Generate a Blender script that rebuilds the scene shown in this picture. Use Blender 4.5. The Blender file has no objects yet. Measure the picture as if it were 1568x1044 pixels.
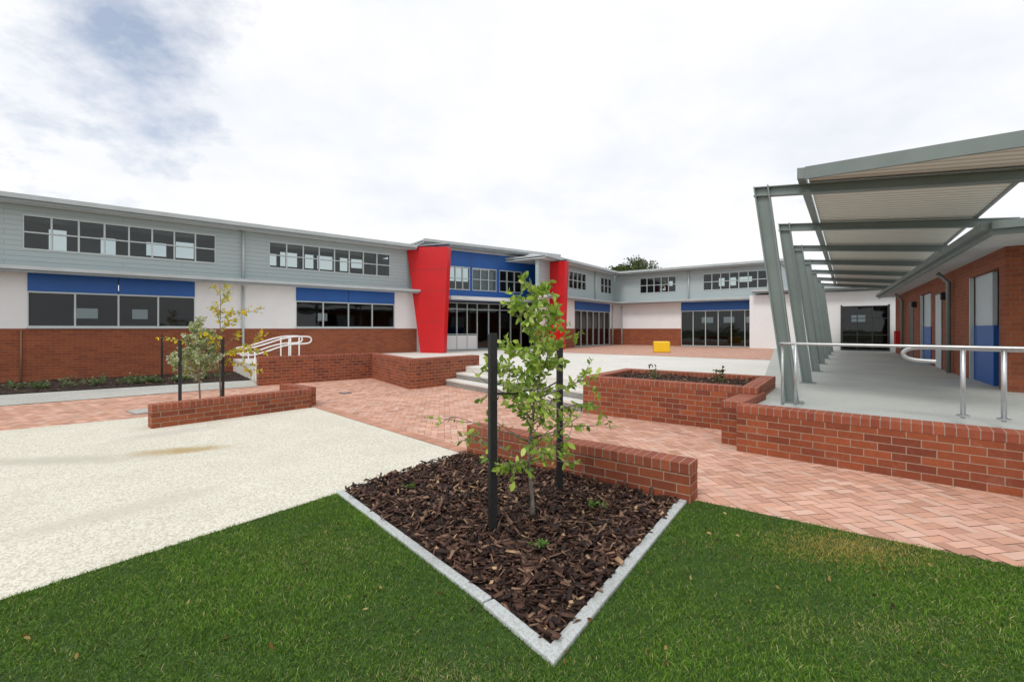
import bpy, bmesh, math, random
import numpy as np
from mathutils import Vector
random.seed(7); rng=np.random.default_rng(7)
scene=bpy.context.scene
scene.view_settings.view_transform='Standard'; scene.view_settings.look='None'; scene.view_settings.exposure=0

# ------------------------------------------------------------------ materials
MATS={}
def newmat(name):
    m=bpy.data.materials.new(name); m.use_nodes=True
    nt=m.node_tree; b=nt.nodes['Principled BSDF']; MATS[name]=m
    return m,nt,b
def N(nt,t,**k):
    n=nt.nodes.new(t)
    for a,v in k.items(): setattr(n,a,v)
    return n
def noise(nt,coord,scale,detail=4,rough=.6):
    n=N(nt,'ShaderNodeTexNoise'); n.inputs['Scale'].default_value=scale; n.inputs['Detail'].default_value=detail
    n.inputs['Roughness'].default_value=rough
    nt.links.new(coord,n.inputs['Vector']); return n.outputs['Fac']
def ramp(nt,fac,stops):
    r=N(nt,'ShaderNodeValToRGB'); e=r.color_ramp.elements
    while len(e)<len(stops): e.new(.5)
    for i,(p,c) in enumerate(stops):
        e[i].position=p; e[i].color=(*c,1) if len(c)==3 else c
    nt.links.new(fac,r.inputs['Fac']); return r.outputs['Color']
def mix(nt,fac,a,b,mode='MIX'):
    m=N(nt,'ShaderNodeMixRGB',blend_type=mode)
    for sock,v in ((m.inputs[0],fac),(m.inputs[1],a),(m.inputs[2],b)):
        if isinstance(v,(int,float)): sock.default_value=v
        elif isinstance(v,tuple): sock.default_value=(*v,1)
        else: nt.links.new(v,sock)
    return m.outputs[0]
def bump(nt,b,h,strength=.3,dist=.01):
    n=N(nt,'ShaderNodeBump'); n.inputs['Strength'].default_value=strength; n.inputs['Distance'].default_value=dist
    nt.links.new(h,n.inputs['Height']); nt.links.new(n.outputs[0],b.inputs['Normal'])
def coord(nt,kind='Object'):
    return N(nt,'ShaderNodeTexCoord').outputs[kind]
def plain(name,col,rough=.5,metal=0,var=.15,vs=1.5,bmp=0):
    m,nt,b=newmat(name); c=coord(nt)
    f=noise(nt,c,vs,5)
    lo=tuple(x*(1-var) for x in col); hi=tuple(min(1,x*(1+var)) for x in col)
    nt.links.new(ramp(nt,f,[(.3,lo),(.7,hi)]),b.inputs['Base Color'])
    b.inputs['Roughness'].default_value=rough; b.inputs['Metallic'].default_value=metal
    if bmp: bump(nt,b,noise(nt,c,60,4),bmp,.004)
    return m
def brickmat(name,c1,c2,mort,w,h,ms,off=.5,shift=(0,0),rough=.8,var=.5,bs=.6,stain=True,bloom=.22):
    m,nt,b=newmat(name); uv=coord(nt,'UV')
    mp=N(nt,'ShaderNodeMapping'); mp.inputs['Location'].default_value=(shift[0],shift[1],0)
    nt.links.new(uv,mp.inputs['Vector'])
    t=N(nt,'ShaderNodeTexBrick'); t.offset=off
    nt.links.new(mp.outputs[0],t.inputs['Vector'])
    t.inputs['Color1'].default_value=(*c1,1); t.inputs['Color2'].default_value=(*c2,1); t.inputs['Mortar'].default_value=(*mort,1)
    t.inputs['Scale'].default_value=1; t.inputs['Mortar Size'].default_value=ms; t.inputs['Mortar Smooth'].default_value=.15
    t.inputs['Brick Width'].default_value=w; t.inputs['Row Height'].default_value=h; t.inputs['Bias'].default_value=-.1
    oc=coord(nt); col=t.outputs['Color']
    if stain:
        f=noise(nt,oc,1.3,6,.7); f2=noise(nt,oc,25,3)
        col=mix(nt,var,col,ramp(nt,f,[(.3,(.6,.6,.6)),(.7,(1,1,1))]),'MULTIPLY')
        col=mix(nt,var,col,ramp(nt,f2,[(.3,(.62,.62,.62)),(.7,(1,1,1))]),'MULTIPLY')
        f3=noise(nt,oc,3.1,8,.8)   # lime bloom
        col=mix(nt,ramp(nt,f3,[(.56,(0,0,0)),(.78,(bloom,bloom,bloom))]),col,(.5,.36,.30))
    nt.links.new(col,b.inputs['Base Color']); b.inputs['Roughness'].default_value=rough
    inv=N(nt,'ShaderNodeMath',operation='SUBTRACT'); inv.inputs[0].default_value=1; nt.links.new(t.outputs['Fac'],inv.inputs[1])
    bump(nt,b,inv.outputs[0],bs,.006)
    return m
brick=brickmat('red_brick',(.36,.088,.030),(.19,.040,.018),(.40,.29,.21),.24,.086,.005,bloom=.3)
brickb=brickmat('building_brick',(.35,.092,.032),(.25,.060,.024),(.30,.18,.12),.24,.086,.0045,var=.4,bloom=.12)
coping=brickmat('brick_coping',(.38,.10,.045),(.26,.058,.028),(.38,.28,.22),.086,5.,.005,off=0,shift=(0,1))
clad=brickmat('grey_weatherboard',(.40,.47,.48),(.39,.46,.47),(.28,.33,.34),4.2,.15,.006,off=.37,rough=.5,var=.12,bs=.8,stain=False)
farpave=brickmat('terrace_pavers',(.62,.36,.27),(.50,.26,.19),(.6,.42,.33),.23,.115,.006,rough=.85,var=.3,bs=.2)
white=plain('white_render',(.82,.82,.82),.8,var=.03,bmp=.15)
metal_g=plain('galvanised_steel',(.55,.57,.58),.38,.75,.12,8)
frame_grey=plain('painted_steel_grey',(.20,.24,.23),.42,.1,.08,2)
fascia=plain('roof_fascia_metal',(.30,.34,.35),.4,.2,.06,2)
roofm=plain('metal_roofing',(.46,.50,.51),.45,.2,.08,2)
soffit=plain('soffit',(.62,.64,.64),.7,0,.05)
alu=plain('aluminium_frame',(.50,.56,.56),.4,.2,.05)
darkf=plain('dark_frame',(.05,.055,.06),.4,.2,.1)
blue=plain('blue_panel',(.010,.100,.38),.45,0,.08,1.5)
red=plain('red_panel',(.56,.006,.010),.38,0,.06,1.5)
yellow=plain('yellow_paint',(.85,.55,.01),.45,0,.05)
black=plain('black_stake_paint',(.012,.012,.013),.55,0,.3,20)
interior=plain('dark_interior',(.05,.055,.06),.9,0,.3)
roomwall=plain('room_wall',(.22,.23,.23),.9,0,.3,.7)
cabinet=plain('light_grey_panel',(.55,.62,.66),.5,0,.05)
def glassmat(name,tint,trans):
    m,nt,b=newmat(name); out=nt.nodes['Material Output']
    c=coord(nt); bn=noise(nt,c,.9,2)
    tr=N(nt,'ShaderNodeBsdfTransparent'); tr.inputs[0].default_value=(*tint,1)
    gl=N(nt,'ShaderNodeBsdfGlossy'); gl.inputs['Roughness'].default_value=.03
    bp=N(nt,'ShaderNodeBump'); bp.inputs['Strength'].default_value=.08; bp.inputs['Distance'].default_value=.05
    nt.links.new(bn,bp.inputs['Height']); nt.links.new(bp.outputs[0],gl.inputs['Normal'])
    fr=N(nt,'ShaderNodeFresnel'); fr.inputs[0].default_value=1.55
    ms=N(nt,'ShaderNodeMixShader'); nt.links.new(fr.outputs[0],ms.inputs[0]); nt.links.new(tr.outputs[0],ms.inputs[1]); nt.links.new(gl.outputs[0],ms.inputs[2])
    nt.links.new(ms.outputs[0],out.inputs['Surface'])
    return m
glass=glassmat('window_glass',(.66,.72,.72),True)
glassl=glassmat('tinted_glass',(.33,.37,.37),True)
def aggregate(name,base,dark,spk,stainc,sc=1.,st_amt=.55,spots=()):
    m,nt,b=newmat(name); c=coord(nt)
    f=noise(nt,c,.7,6,.65); col=ramp(nt,f,[(.3,dark),(.65,base)])
    v=N(nt,'ShaderNodeTexVoronoi'); v.inputs['Scale'].default_value=75*sc; nt.links.new(c,v.inputs['Vector'])
    sp=ramp(nt,v.outputs['Color'],[(.35,(spk,spk*.96,spk*.9)),(.5,(1,1,1))])
    col=mix(nt,.75,col,sp,'MULTIPLY')
    n2=noise(nt,c,110*sc,3,.7); col=mix(nt,.5,col,ramp(nt,n2,[(.35,(.62,.6,.57)),(.55,(1,1,1))]),'MULTIPLY')
    st=noise(nt,c,.45,7,.7); col=mix(nt,ramp(nt,st,[(.52,(0,0,0)),(.75,(st_amt,)*3)]),col,stainc)
    for (x,y,rx,ry,ang,cc_,am) in spots:   # rusty run-off marks on the slab
        mp=N(nt,'ShaderNodeMapping'); mp.vector_type='TEXTURE'; mp.inputs['Location'].default_value=(x,y,0); mp.inputs['Rotation'].default_value=(0,0,ang); mp.inputs['Scale'].default_value=(rx,ry,1)
        nt.links.new(c,mp.inputs['Vector']); g=N(nt,'ShaderNodeTexGradient'); g.gradient_type='SPHERICAL'; nt.links.new(mp.outputs[0],g.inputs[0])
        mm=N(nt,'ShaderNodeMath',operation='MULTIPLY'); nt.links.new(g.outputs['Fac'],mm.inputs[0]); nt.links.new(noise(nt,c,4.5,7,.75),mm.inputs[1])
        col=mix(nt,ramp(nt,mm.outputs[0],[(.10,(0,0,0)),(.38,(am,am,am))]),col,cc_)
    nt.links.new(col,b.inputs['Base Color']); b.inputs['Roughness'].default_value=.9
    bump(nt,b,n2,.35,.004); return m
apron=aggregate('exposed_aggregate',(.78,.76,.66),(.68,.66,.56),.68,(.54,.50,.40),
   spots=((-4.35,5.95,.9,.32,.35,(.40,.29,.13),.9),(-5.6,5.5,2.2,.35,.1,(.48,.46,.38),.8),(-5.2,7.0,1.2,.4,.9,(.5,.48,.42),.7),(-3.4,4.0,1.4,.3,.9,(.52,.49,.4),.6),(-6.5,4.5,1.6,.4,.6,(.5,.47,.4),.6)))
strip=aggregate('grey_aggregate',(.58,.59,.55),(.47,.48,.45),.6,(.4,.4,.37))
plaza=aggregate('plaza_concrete',(.78,.77,.73),(.68,.68,.65),.85,(.57,.57,.54))
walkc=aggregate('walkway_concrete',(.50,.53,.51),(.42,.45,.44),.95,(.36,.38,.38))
stepc=aggregate('step_concrete',(.36,.36,.34),(.28,.28,.27),.6,(.2,.2,.2))
curbm=aggregate('kerb_concrete',(.56,.60,.61),(.42,.45,.46),.8,(.27,.28,.27))
def attrmat(name,rough=.8,trans=0,var=0,spec=.3):
    m,nt,b=newmat(name); a=N(nt,'ShaderNodeAttribute'); a.attribute_name='Col'
    col=a.outputs['Color']
    if var:
        f=noise(nt,coord(nt),var,5,.7); col=mix(nt,.6,col,ramp(nt,f,[(.25,(.66,.66,.66)),(.75,(1.1,1.1,1.1))]),'MULTIPLY')
    nt.links.new(col,b.inputs['Base Color']); b.inputs['Roughness'].default_value=rough
    b.inputs['Specular IOR Level'].default_value=spec
    if trans:
        out=nt.nodes['Material Output']; t=N(nt,'ShaderNodeBsdfTranslucent'); nt.links.new(col,t.inputs[0])
        ms=N(nt,'ShaderNodeMixShader'); ms.inputs[0].default_value=trans
        nt.links.new(b.outputs[0],ms.inputs[1]); nt.links.new(t.outputs[0],ms.inputs[2]); nt.links.new(ms.outputs[0],out.inputs['Surface'])
    return m
paverm=attrmat('clay_pavers',.85,0,1.1)
grassm=attrmat('grass_blades',.55,.3)
leafm=attrmat('leaves',.5,.4)
chipm=attrmat('bark_chips',.75,0,9,.4)
barkm=plain('bark',(.20,.17,.14),.9,0,.35,30)
mulchm=plain('mulch_soil',(.026,.014,.009),.95,0,.5,40,.5)
jointm=plain('paver_joint_sand',(.38,.23,.165),.95,0,.2,3)
m,nt,b=newmat('lawn_soil'); c=coord(nt)
nt.links.new(ramp(nt,noise(nt,c,9,6),[(.3,(.02,.05,.008)),(.7,(.045,.10,.014))]),b.inputs['Base Color']); b.inputs['Roughness'].default_value=.95
m,nt,b=newmat('far_ground'); c=coord(nt)
nt.links.new(ramp(nt,noise(nt,c,.3,6),[(.3,(.05,.08,.02)),(.7,(.09,.12,.04))]),b.inputs['Base Color']); b.inputs['Roughness'].default_value=.95
m,nt,b=newmat('corrugated_sheet'); uv=coord(nt,'UV')
w=N(nt,'ShaderNodeTexWave'); w.bands_direction='X'; w.inputs['Scale'].default_value=1.9; w.inputs['Distortion'].default_value=0
nt.links.new(uv,w.inputs['Vector'])
nt.links.new(ramp(nt,w.outputs['Fac'],[(.05,(.52,.50,.43)),(.4,(.80,.77,.69))]),b.inputs['Base Color']); b.inputs['Roughness'].default_value=.5
bump(nt,b,w.outputs['Fac'],.5,.03)

# ------------------------------------------------------------------ mesh helpers
def empty(name):
    e=bpy.data.objects.new(name,None); scene.collection.objects.link(e); return e
def mkobj(name,verts,faces,mat,parent=None,uvs=None,cols=None,smooth=False,recalc=False,bevel=0):
    me=bpy.data.meshes.new(name); me.from_pydata(verts,[],faces)
    if uvs:
        l=me.uv_layers.new(name='UVMap'); l.data.foreach_set('uv',[c for f in uvs for p in f for c in p])
    if cols is not None:
        a=me.color_attributes.new('Col','FLOAT_COLOR','POINT'); arr=np.ones((len(verts),4),dtype=np.float32); arr[:,:3]=np.array(cols); a.data.foreach_set('color',arr.ravel())
    if smooth: me.polygons.foreach_set('use_smooth',[True]*len(me.polygons))
    me.materials.append(mat)
    if recalc:
        bm=bmesh.new(); bm.from_mesh(me); bmesh.ops.recalc_face_normals(bm,faces=bm.faces); bm.to_mesh(me); bm.free()
    o=bpy.data.objects.new(name,me); scene.collection.objects.link(o)
    if parent: o.parent=parent
    if bevel:
        md=o.modifiers.new('bev','BEVEL'); md.width=bevel; md.segments=2; md.limit_method='ANGLE'
    return o
def bigmesh(name,V,F,mat,cols,parent=None):
    me=bpy.data.meshes.new(name); nv=len(V); nf,k=F.shape
    me.vertices.add(nv); me.vertices.foreach_set('co',V.astype(np.float32).ravel())
    me.loops.add(nf*k); me.loops.foreach_set('vertex_index',F.astype(np.int32).ravel())
    me.polygons.add(nf); me.polygons.foreach_set('loop_start',np.arange(0,nf*k,k,dtype=np.int32))
    me.update(calc_edges=True)
    a=me.color_attributes.new('Col','FLOAT_COLOR','POINT'); arr=np.ones((nv,4),dtype=np.float32); arr[:,:3]=cols; a.data.foreach_set('color',arr.ravel())
    me.materials.append(mat); o=bpy.data.objects.new(name,me); scene.collection.objects.link(o)
    if parent: o.parent=parent
    return o
class B:
    def __init__(s,name,O=(0,0),d=(1,0),n=None):
        s.e=empty(name); s.parts={}; s.frame(O,d,n)
    def frame(s,O,d,n=None):
        L=math.hypot(*d); s.O=O; s.d=(d[0]/L,d[1]/L)
        if n is None: n=(s.d[1],-s.d[0])
        s.n=n
    def P(s,t,n,z): return (s.O[0]+s.d[0]*t+s.n[0]*n, s.O[1]+s.d[1]*t+s.n[1]*n, z)
    def part(s,name,mat): return s.parts.setdefault(name+'|'+mat.name,dict(v=[],f=[],uv=[],mat=mat,bevel=0,smooth=False))
    def hexa(s,name,mat,c,bevel=0):
        p=s.part(name,mat); b=len(p['v']); p['bevel']=max(p['bevel'],bevel)
        p['v']+= [s.P(*q) for q in c]
        for f in ((3,2,1,0),(4,5,6,7),(0,1,5,4),(1,2,6,5),(2,3,7,6),(3,0,4,7)):
            q=[c[i] for i in f]
            ext=[max(x[k] for x in q)-min(x[k] for x in q) for k in range(3)]
            k=ext.index(min(ext)); 
            uv=[(x[0],x[2]) if k==1 else ((x[1]+.06,x[2]) if k==0 else (x[0],x[1])) for x in q]
            p['f'].append(tuple(b+i for i in f)); p['uv'].append(uv)
    def box(s,name,mat,t0,t1,n0,n1,z0,z1,bevel=0):
        s.hexa(name,mat,[(t0,n0,z0),(t1,n0,z0),(t1,n1,z0),(t0,n1,z0),(t0,n0,z1),(t1,n0,z1),(t1,n1,z1),(t0,n1,z1)],bevel)
    def band(s,name,mat,t0,t1,z0,z1,ops=(),n0=-.2,n1=0):
        cur=t0
        for (a,b_,za,zb) in sorted(ops):
            if a>cur: s.box(name,mat,cur,a,n0,n1,z0,z1)
            if za>z0: s.box(name,mat,a,b_,n0,n1,z0,za)
            if zb<z1: s.box(name,mat,a,b_,n0,n1,zb,z1)
            cur=b_
        if cur<t1: s.box(name,mat,cur,t1,n0,n1,z0,z1)
    def window(s,a,b_,z0,z1,n,trans=None,fm=None,gm=None,fw=.045,name='window'):
        fm=fm or alu; gm=gm or glassl
        s.box(name+'_frames',fm,a,b_,-.1,.02,z0,z0+fw); s.box(name+'_frames',fm,a,b_,-.1,.02,z1-fw,z1)
        w=(b_-a)/n
        for i in range(n+1):
            x=a+i*w; x0=max(a,x-fw/2); x1=min(b_,x+fw/2)
            s.box(name+'_frames',fm,x0,x1,-.09,.012,z0+fw,z1-fw)
        if trans:
            for tz in trans: s.box(name+'_frames',fm,a+fw/2,b_-fw/2,-.085,.005,z0+tz*(z1-z0)-.02,z0+tz*(z1-z0)+.02)
        for i in range(n):
            s.box(name+'_glass',gm,a+i*w+.02,a+(i+1)*w-.02,-.06,-.057,z0+.02,z1-.02)
    def room(s,a,b_,z0,z1,dep=4.5,seed=0,back=True):
        rd=random.Random(seed)
        a-=.3;b_+=.3
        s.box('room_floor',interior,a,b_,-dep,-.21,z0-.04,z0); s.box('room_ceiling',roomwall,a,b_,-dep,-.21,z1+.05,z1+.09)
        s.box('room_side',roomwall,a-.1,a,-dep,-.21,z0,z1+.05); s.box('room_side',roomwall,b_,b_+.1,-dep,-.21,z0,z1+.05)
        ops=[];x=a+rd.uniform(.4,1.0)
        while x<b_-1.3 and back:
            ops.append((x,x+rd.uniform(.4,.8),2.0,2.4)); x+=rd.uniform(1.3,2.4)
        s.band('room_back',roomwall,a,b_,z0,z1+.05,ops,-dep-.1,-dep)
        for _ in range(3):
            x=rd.uniform(a+.2,b_-1.0); s.box('notice_board',white if rd.random()<.5 else cabinet,x,x+rd.uniform(.4,.9),-dep+.002,-dep+.04,1.25,1.8)
        x=a+.5
        while x<b_-.8:
            s.box('desk',roomwall,x,x+.7,-2.2,-1.7,z0+.70,z0+.74); s.box('desk_leg',interior,x+.05,x+.1,-2.0,-1.9,z0,z0+.7); x+=rd.uniform(1.0,1.6)
    def done(s):
        for k,p in s.parts.items():
            mkobj(k.split('|')[0],p['v'],p['f'],p['mat'],s.e,p['uv'],recalc=True,bevel=p['bevel'],smooth=p['smooth'])
    def tube(s,name,mat,pts,r,sides=8,world=True):
        p=s.part(name,mat); p['smooth']=True
        if not world: pts=[s.P(*q) for q in pts]
        v,f=tubegeo(pts,r,sides); b=len(p['v']); p['v']+=v
        for q in f:
            p['f'].append(tuple(b+i for i in q)); p['uv'].append([(0,0)]*len(q))
def tubegeo(pts,r,sides=6):
    pts=[Vector(p) for p in pts]; n=len(pts)
    rr=r if isinstance(r,(list,tuple)) else [r]*n
    v=[];f=[]; prev=None
    for i,p in enumerate(pts):
        t=(pts[min(i+1,n-1)]-pts[max(i-1,0)]).normalized()
        if prev is None:
            a=Vector((0,0,1)) if abs(t.z)<.9 else Vector((1,0,0)); x=t.cross(a).normalized()
        else: x=(prev-t*prev.dot(t)).normalized()
        prev=x; y=t.cross(x)
        for k in range(sides):
            an=2*math.pi*k/sides; q=p+(x*math.cos(an)+y*math.sin(an))*rr[i]; v.append(tuple(q))
    for i in range(n-1):
        for k in range(sides):
            k2=(k+1)%sides; f.append((i*sides+k,i*sides+k2,(i+1)*sides+k2,(i+1)*sides+k))
    f.append(tuple(range(sides))[::-1]); f.append(tuple((n-1)*sides+k for k in range(sides)))
    return v,f
def smoothpts(pts,it=2):
    for _ in range(it):
        q=[pts[0]]
        for a,b in zip(pts[:-1],pts[1:]):
            q.append(tuple(a[i]*.75+b[i]*.25 for i in range(3))); q.append(tuple(a[i]*.25+b[i]*.75 for i in range(3)))
        q.append(pts[-1]); pts=q
    return pts
def sheet(name,poly,z,mat,parent=None):
    return mkobj(name,[(x,y,z) for x,y in poly],[tuple(range(len(poly)))],mat,parent,uvs=[[(x,y) for x,y in poly]])
def uvrot(poly,d): return [(x*d[0]+y*d[1],-x*d[1]+y*d[0]) for x,y in poly]
def prism(name,poly,z0,z1,mat,parent=None,bevel=0):
    n=len(poly); v=[(x,y,z0) for x,y in poly]+[(x,y,z1) for x,y in poly]
    f=[tuple(range(n,2*n)),tuple(range(n))[::-1]]+[(i,(i+1)%n,n+(i+1)%n,n+i) for i in range(n)]
    uv=[[(v[i][0],v[i][1]) for i in q] for q in f]
    return mkobj(name,v,f,mat,parent,uvs=uv,recalc=True,bevel=bevel)
def inpoly(px,py,poly):
    ins=np.zeros(px.shape,bool); j=len(poly)-1
    for i in range(len(poly)):
        xi,yi=poly[i]; xj,yj=poly[j]
        c=((yi>py)!=(yj>py))&(px<(xj-xi)*(py-yi)/((yj-yi) if yj!=yi else 1e-9)+xi)
        ins^=c; j=i
    return ins
U=(.5955,.8034); Vv=(-.8034,.5955)
def add(p,*tv):
    x,y=p
    for v,s in tv: x+=v[0]*s; y+=v[1]*s
    return (x,y)
def scatter(poly,n):
    xs=[p[0] for p in poly]; ys=[p[1] for p in poly]
    x=rng.uniform(min(xs),max(xs),n); y=rng.uniform(min(ys),max(ys),n); k=inpoly(x,y,poly); return x[k],y[k]

# ------------------------------------------------------------------ ground
sheet('ground',[(-400,-400),(400,-400),(400,400),(-400,400)],-.03,MATS['far_ground'])
bedL=(-1.695,4.39); bedR=(1.60,4.16); tip=(.196,2.136)
lawn=[bedL,(-.17,2.62),tip,bedR,(1.72,4.21),(8.25,-.38),(9,-5),(-6,-5),(-5.3,-.35)]
apronP=[(-1.695,4.39),(-.62,5.80),(-4.0,9.20),(-6.54,8.26),(-7.99,7.10),(-14.,2.3),(-14,-4),(-8.0,-3.8),(-5.3,-.35)]
pavebase=[(-22,-6),(12,-6),(12,6),(4,9.5),(0,15),(-3,16),(-8,18),(-22,12)]
sheet('paving_bed',pavebase,-.009,jointm)
def pavers(name,poly,z,ang,holes=(),w=.1,gap=.0048):
    ca,sa=math.cos(ang),math.sin(ang)
    P=np.array(poly); pr=np.stack([P[:,0]*ca+P[:,1]*sa,-P[:,0]*sa+P[:,1]*ca],1)/w
    i0,j0=np.floor(pr.min(0)).astype(int)-2; i1,j1=np.ceil(pr.max(0)).astype(int)+2
    I,J=np.meshgrid(np.arange(i0,i1),np.arange(j0,j1)); I=I.ravel();J=J.ravel()
    D=(I-J)%4
    H=D==0; Vt=D==3
    x=np.concatenate([I[H],I[Vt]])*w; y=np.concatenate([J[H],J[Vt]])*w
    dx=np.concatenate([np.full(H.sum(),2*w),np.full(Vt.sum(),w)]); dy=np.concatenate([np.full(H.sum(),w),np.full(Vt.sum(),2*w)])
    hv=np.concatenate([np.ones(H.sum()),np.zeros(Vt.sum())])
    cx=x+dx/2; cy=y+dy/2; wx=cx*ca-cy*sa; wy=cx*sa+cy*ca
    k=inpoly(wx,wy,poly)
    for h in holes: k&=~inpoly(wx,wy,h)
    x,y,dx,dy,hv=x[k],y[k],dx[k],dy[k],hv[k]; n=len(x)
    V=np.zeros((n,4,3)); zz=z+rng.uniform(-.0012,.0012,n)
    for q,(a,b_) in enumerate(((0,0),(1,0),(1,1),(0,1))):
        lx=x+gap/2+a*(dx-gap); ly=y+gap/2+b_*(dy-gap)
        V[:,q,0]=lx*ca-ly*sa; V[:,q,1]=lx*sa+ly*ca; V[:,q,2]=zz+rng.uniform(-.0012,.0012,n)
    base=np.array([[.68,.405,.305],[.63,.35,.25],[.71,.46,.36],[.56,.31,.225]])
    c=base[rng.choice(4,n,p=[.4,.3,.15,.15])]*rng.uniform(.92,1.06,(n,1))*(1-.07*hv)[:,None]; c=np.repeat(c,4,0)
    return bigmesh(name,V.reshape(-1,3),np.arange(4*n).reshape(-1,4),paverm,c)
pavers('clay_paving',[(-13,5.2),(-2.4,3.4),(1.2,4.6),(1.9,4.05),(9.5,-1.3),(10,3),(4,8.5),(1.3,10),(-2,15.5),(-5,15.5),(-7.4,13),(-15,8)],0.0,
       math.atan2(U[1],U[0])+math.pi/4+.0)
sheet('concrete_apron',apronP,.006,apron)
sheet('lawn_soil',lawn,.010,MATS['lawn_soil']).name='lawn'
def course(name,p0,p1,w,l,z,side):
    d=(p1[0]-p0[0],p1[1]-p0[1]); L=math.hypot(*d); d=(d[0]/L,d[1]/L); n=(-d[1]*side,d[0]*side)
    V=[];F=[];C=[]; k=int(L/w)
    for i in range(k):
        b=len(V)
        for a,c_ in ((i*w+.002,0),(i*w+w-.002,0),(i*w+w-.002,l),(i*w+.002,l)):
            V.append((p0[0]+d[0]*a+n[0]*c_,p0[1]+d[1]*a+n[1]*c_,z))
        F.append((b,b+1,b+2,b+3)); f=random.uniform(.85,1.1); C+=[(.57*f,.30*f,.21*f)]*4
    mkobj(name,V,F,paverm,cols=C)
course('paver_edging',(-.62,5.80),(-4.0,9.20),.115,.2,.010,-1)
sheet('concrete_path',[(-17,4.8),(-10.5,9.4),(-7.0,12.60),(-7.2,12.9),(-8.05,14.05),(-12.3,10.85),(-19,5.8)],.011,strip)
gardenP=[(-19,5.8),(-12.3,10.85),(-8.05,14.05),(-10.3,16.8),(-14.9,13.2),(-21,8.1)]
sheet('garden_bed',gardenP,.03,mulchm)

def ribbon(name,pts,w,z0,z1,mat,bevel=.008):
    pts=[Vector(p) for p in pts]; off=[]
    for i,p in enumerate(pts):
        ns=[]
        if i>0: d=(p-pts[i-1]).normalized(); ns.append(Vector((-d.y,d.x)))
        if i<len(pts)-1: d=(pts[i+1]-p).normalized(); ns.append(Vector((-d.y,d.x)))
        nn=sum(ns,Vector((0,0))).normalized(); off.append(p+nn*(w/nn.dot(ns[0])))
    poly=[tuple(p) for p in pts]+[tuple(p) for p in off[::-1]]
    return prism(name,poly,z0,z1,mat,bevel=bevel)
k1=ribbon('garden_kerb',[bedL,(-.17,2.62)],.072,-.05,.032,curbm)
k2=ribbon('garden_kerb',[(-.166,2.598),tip,bedR],.078,-.05,.036,curbm)
bedP=[(-1.64,4.44),(-.14,2.70),(.19,2.24),(1.54,4.16),(1.56,4.2),(-.55,5.82),(-.62,5.78)]
prism('bed_soil',bedP,-.05,.018,mulchm).name='planting_bed'

def chips(name,poly,n,z,smin=.015,smax=.06,mound=.03,light=.05,wk=1.):
    x,y=scatter(poly,n); n=len(x)
    L=rng.uniform(smin,smax,n); L=np.where(rng.random(n)<.07,L*1.6,L); W=rng.uniform(.006,.02,n)*(1+L*8)*wk; T=rng.uniform(.002,.008,n)
    yaw=rng.uniform(0,2*np.pi,n); pit=rng.normal(0,.35,n); rol=rng.normal(0,.5,n)
    zz=z+rng.uniform(0,mound,n)+.012*np.sin(x*5+y*3)*np.cos(y*6-x*2)
    cyw,syw=np.cos(yaw),np.sin(yaw); cp,sp=np.cos(pit),np.sin(pit); cr,sr=np.cos(rol),np.sin(rol)
    ax=np.stack([cyw*cp,syw*cp,sp],1); bx=np.stack([-syw*cr,cyw*cr,sr],1); cx=np.cross(ax,bx)
    V=np.zeros((n,8,3)); ctr=np.stack([x,y,zz],1)
    for q,(a,b_,c_) in enumerate(((-1,-1,-1),(1,-1,-1),(1,1,-1),(-1,1,-1),(-1,-1,1),(1,-1,1),(1,1,1),(-1,1,1))):
        j=rng.uniform(.55,1.0,(n,1))
        V[:,q]=ctr+ax*(a*L/2)[:,None]*j+bx*(b_*W/2)[:,None]*rng.uniform(.4,1,(n,1))+cx*(c_*T/2)[:,None]
    f=np.array([(0,3,2,1),(4,5,6,7),(0,1,5,4),(1,2,6,5),(2,3,7,6),(3,0,4,7)])
    F=(np.arange(n)[:,None,None]*8+f[None]).reshape(-1,4)
    pal=np.array([[.040,.016,.010],[.070,.031,.020],[.125,.062,.040],[.022,.011,.008],[.22,.13,.085],[.45,.29,.16]])
    c=pal[rng.choice(6,n,p=[.25,.25,.20,.14,.16-light,light])]*rng.uniform(.7,1.3,(n,1))
    return bigmesh(name,V.reshape(-1,3),F,chipm,np.repeat(c,8,0))
chips('bark_mulch',[(-1.64,4.44),(-.14,2.72),(.19,2.27),(1.52,4.16),(-.58,5.80)],17000,.020,.025,.115,.045,.035,1.25)
chips('bark_mulch',gardenP,9000,.035,.03,.09)

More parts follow.
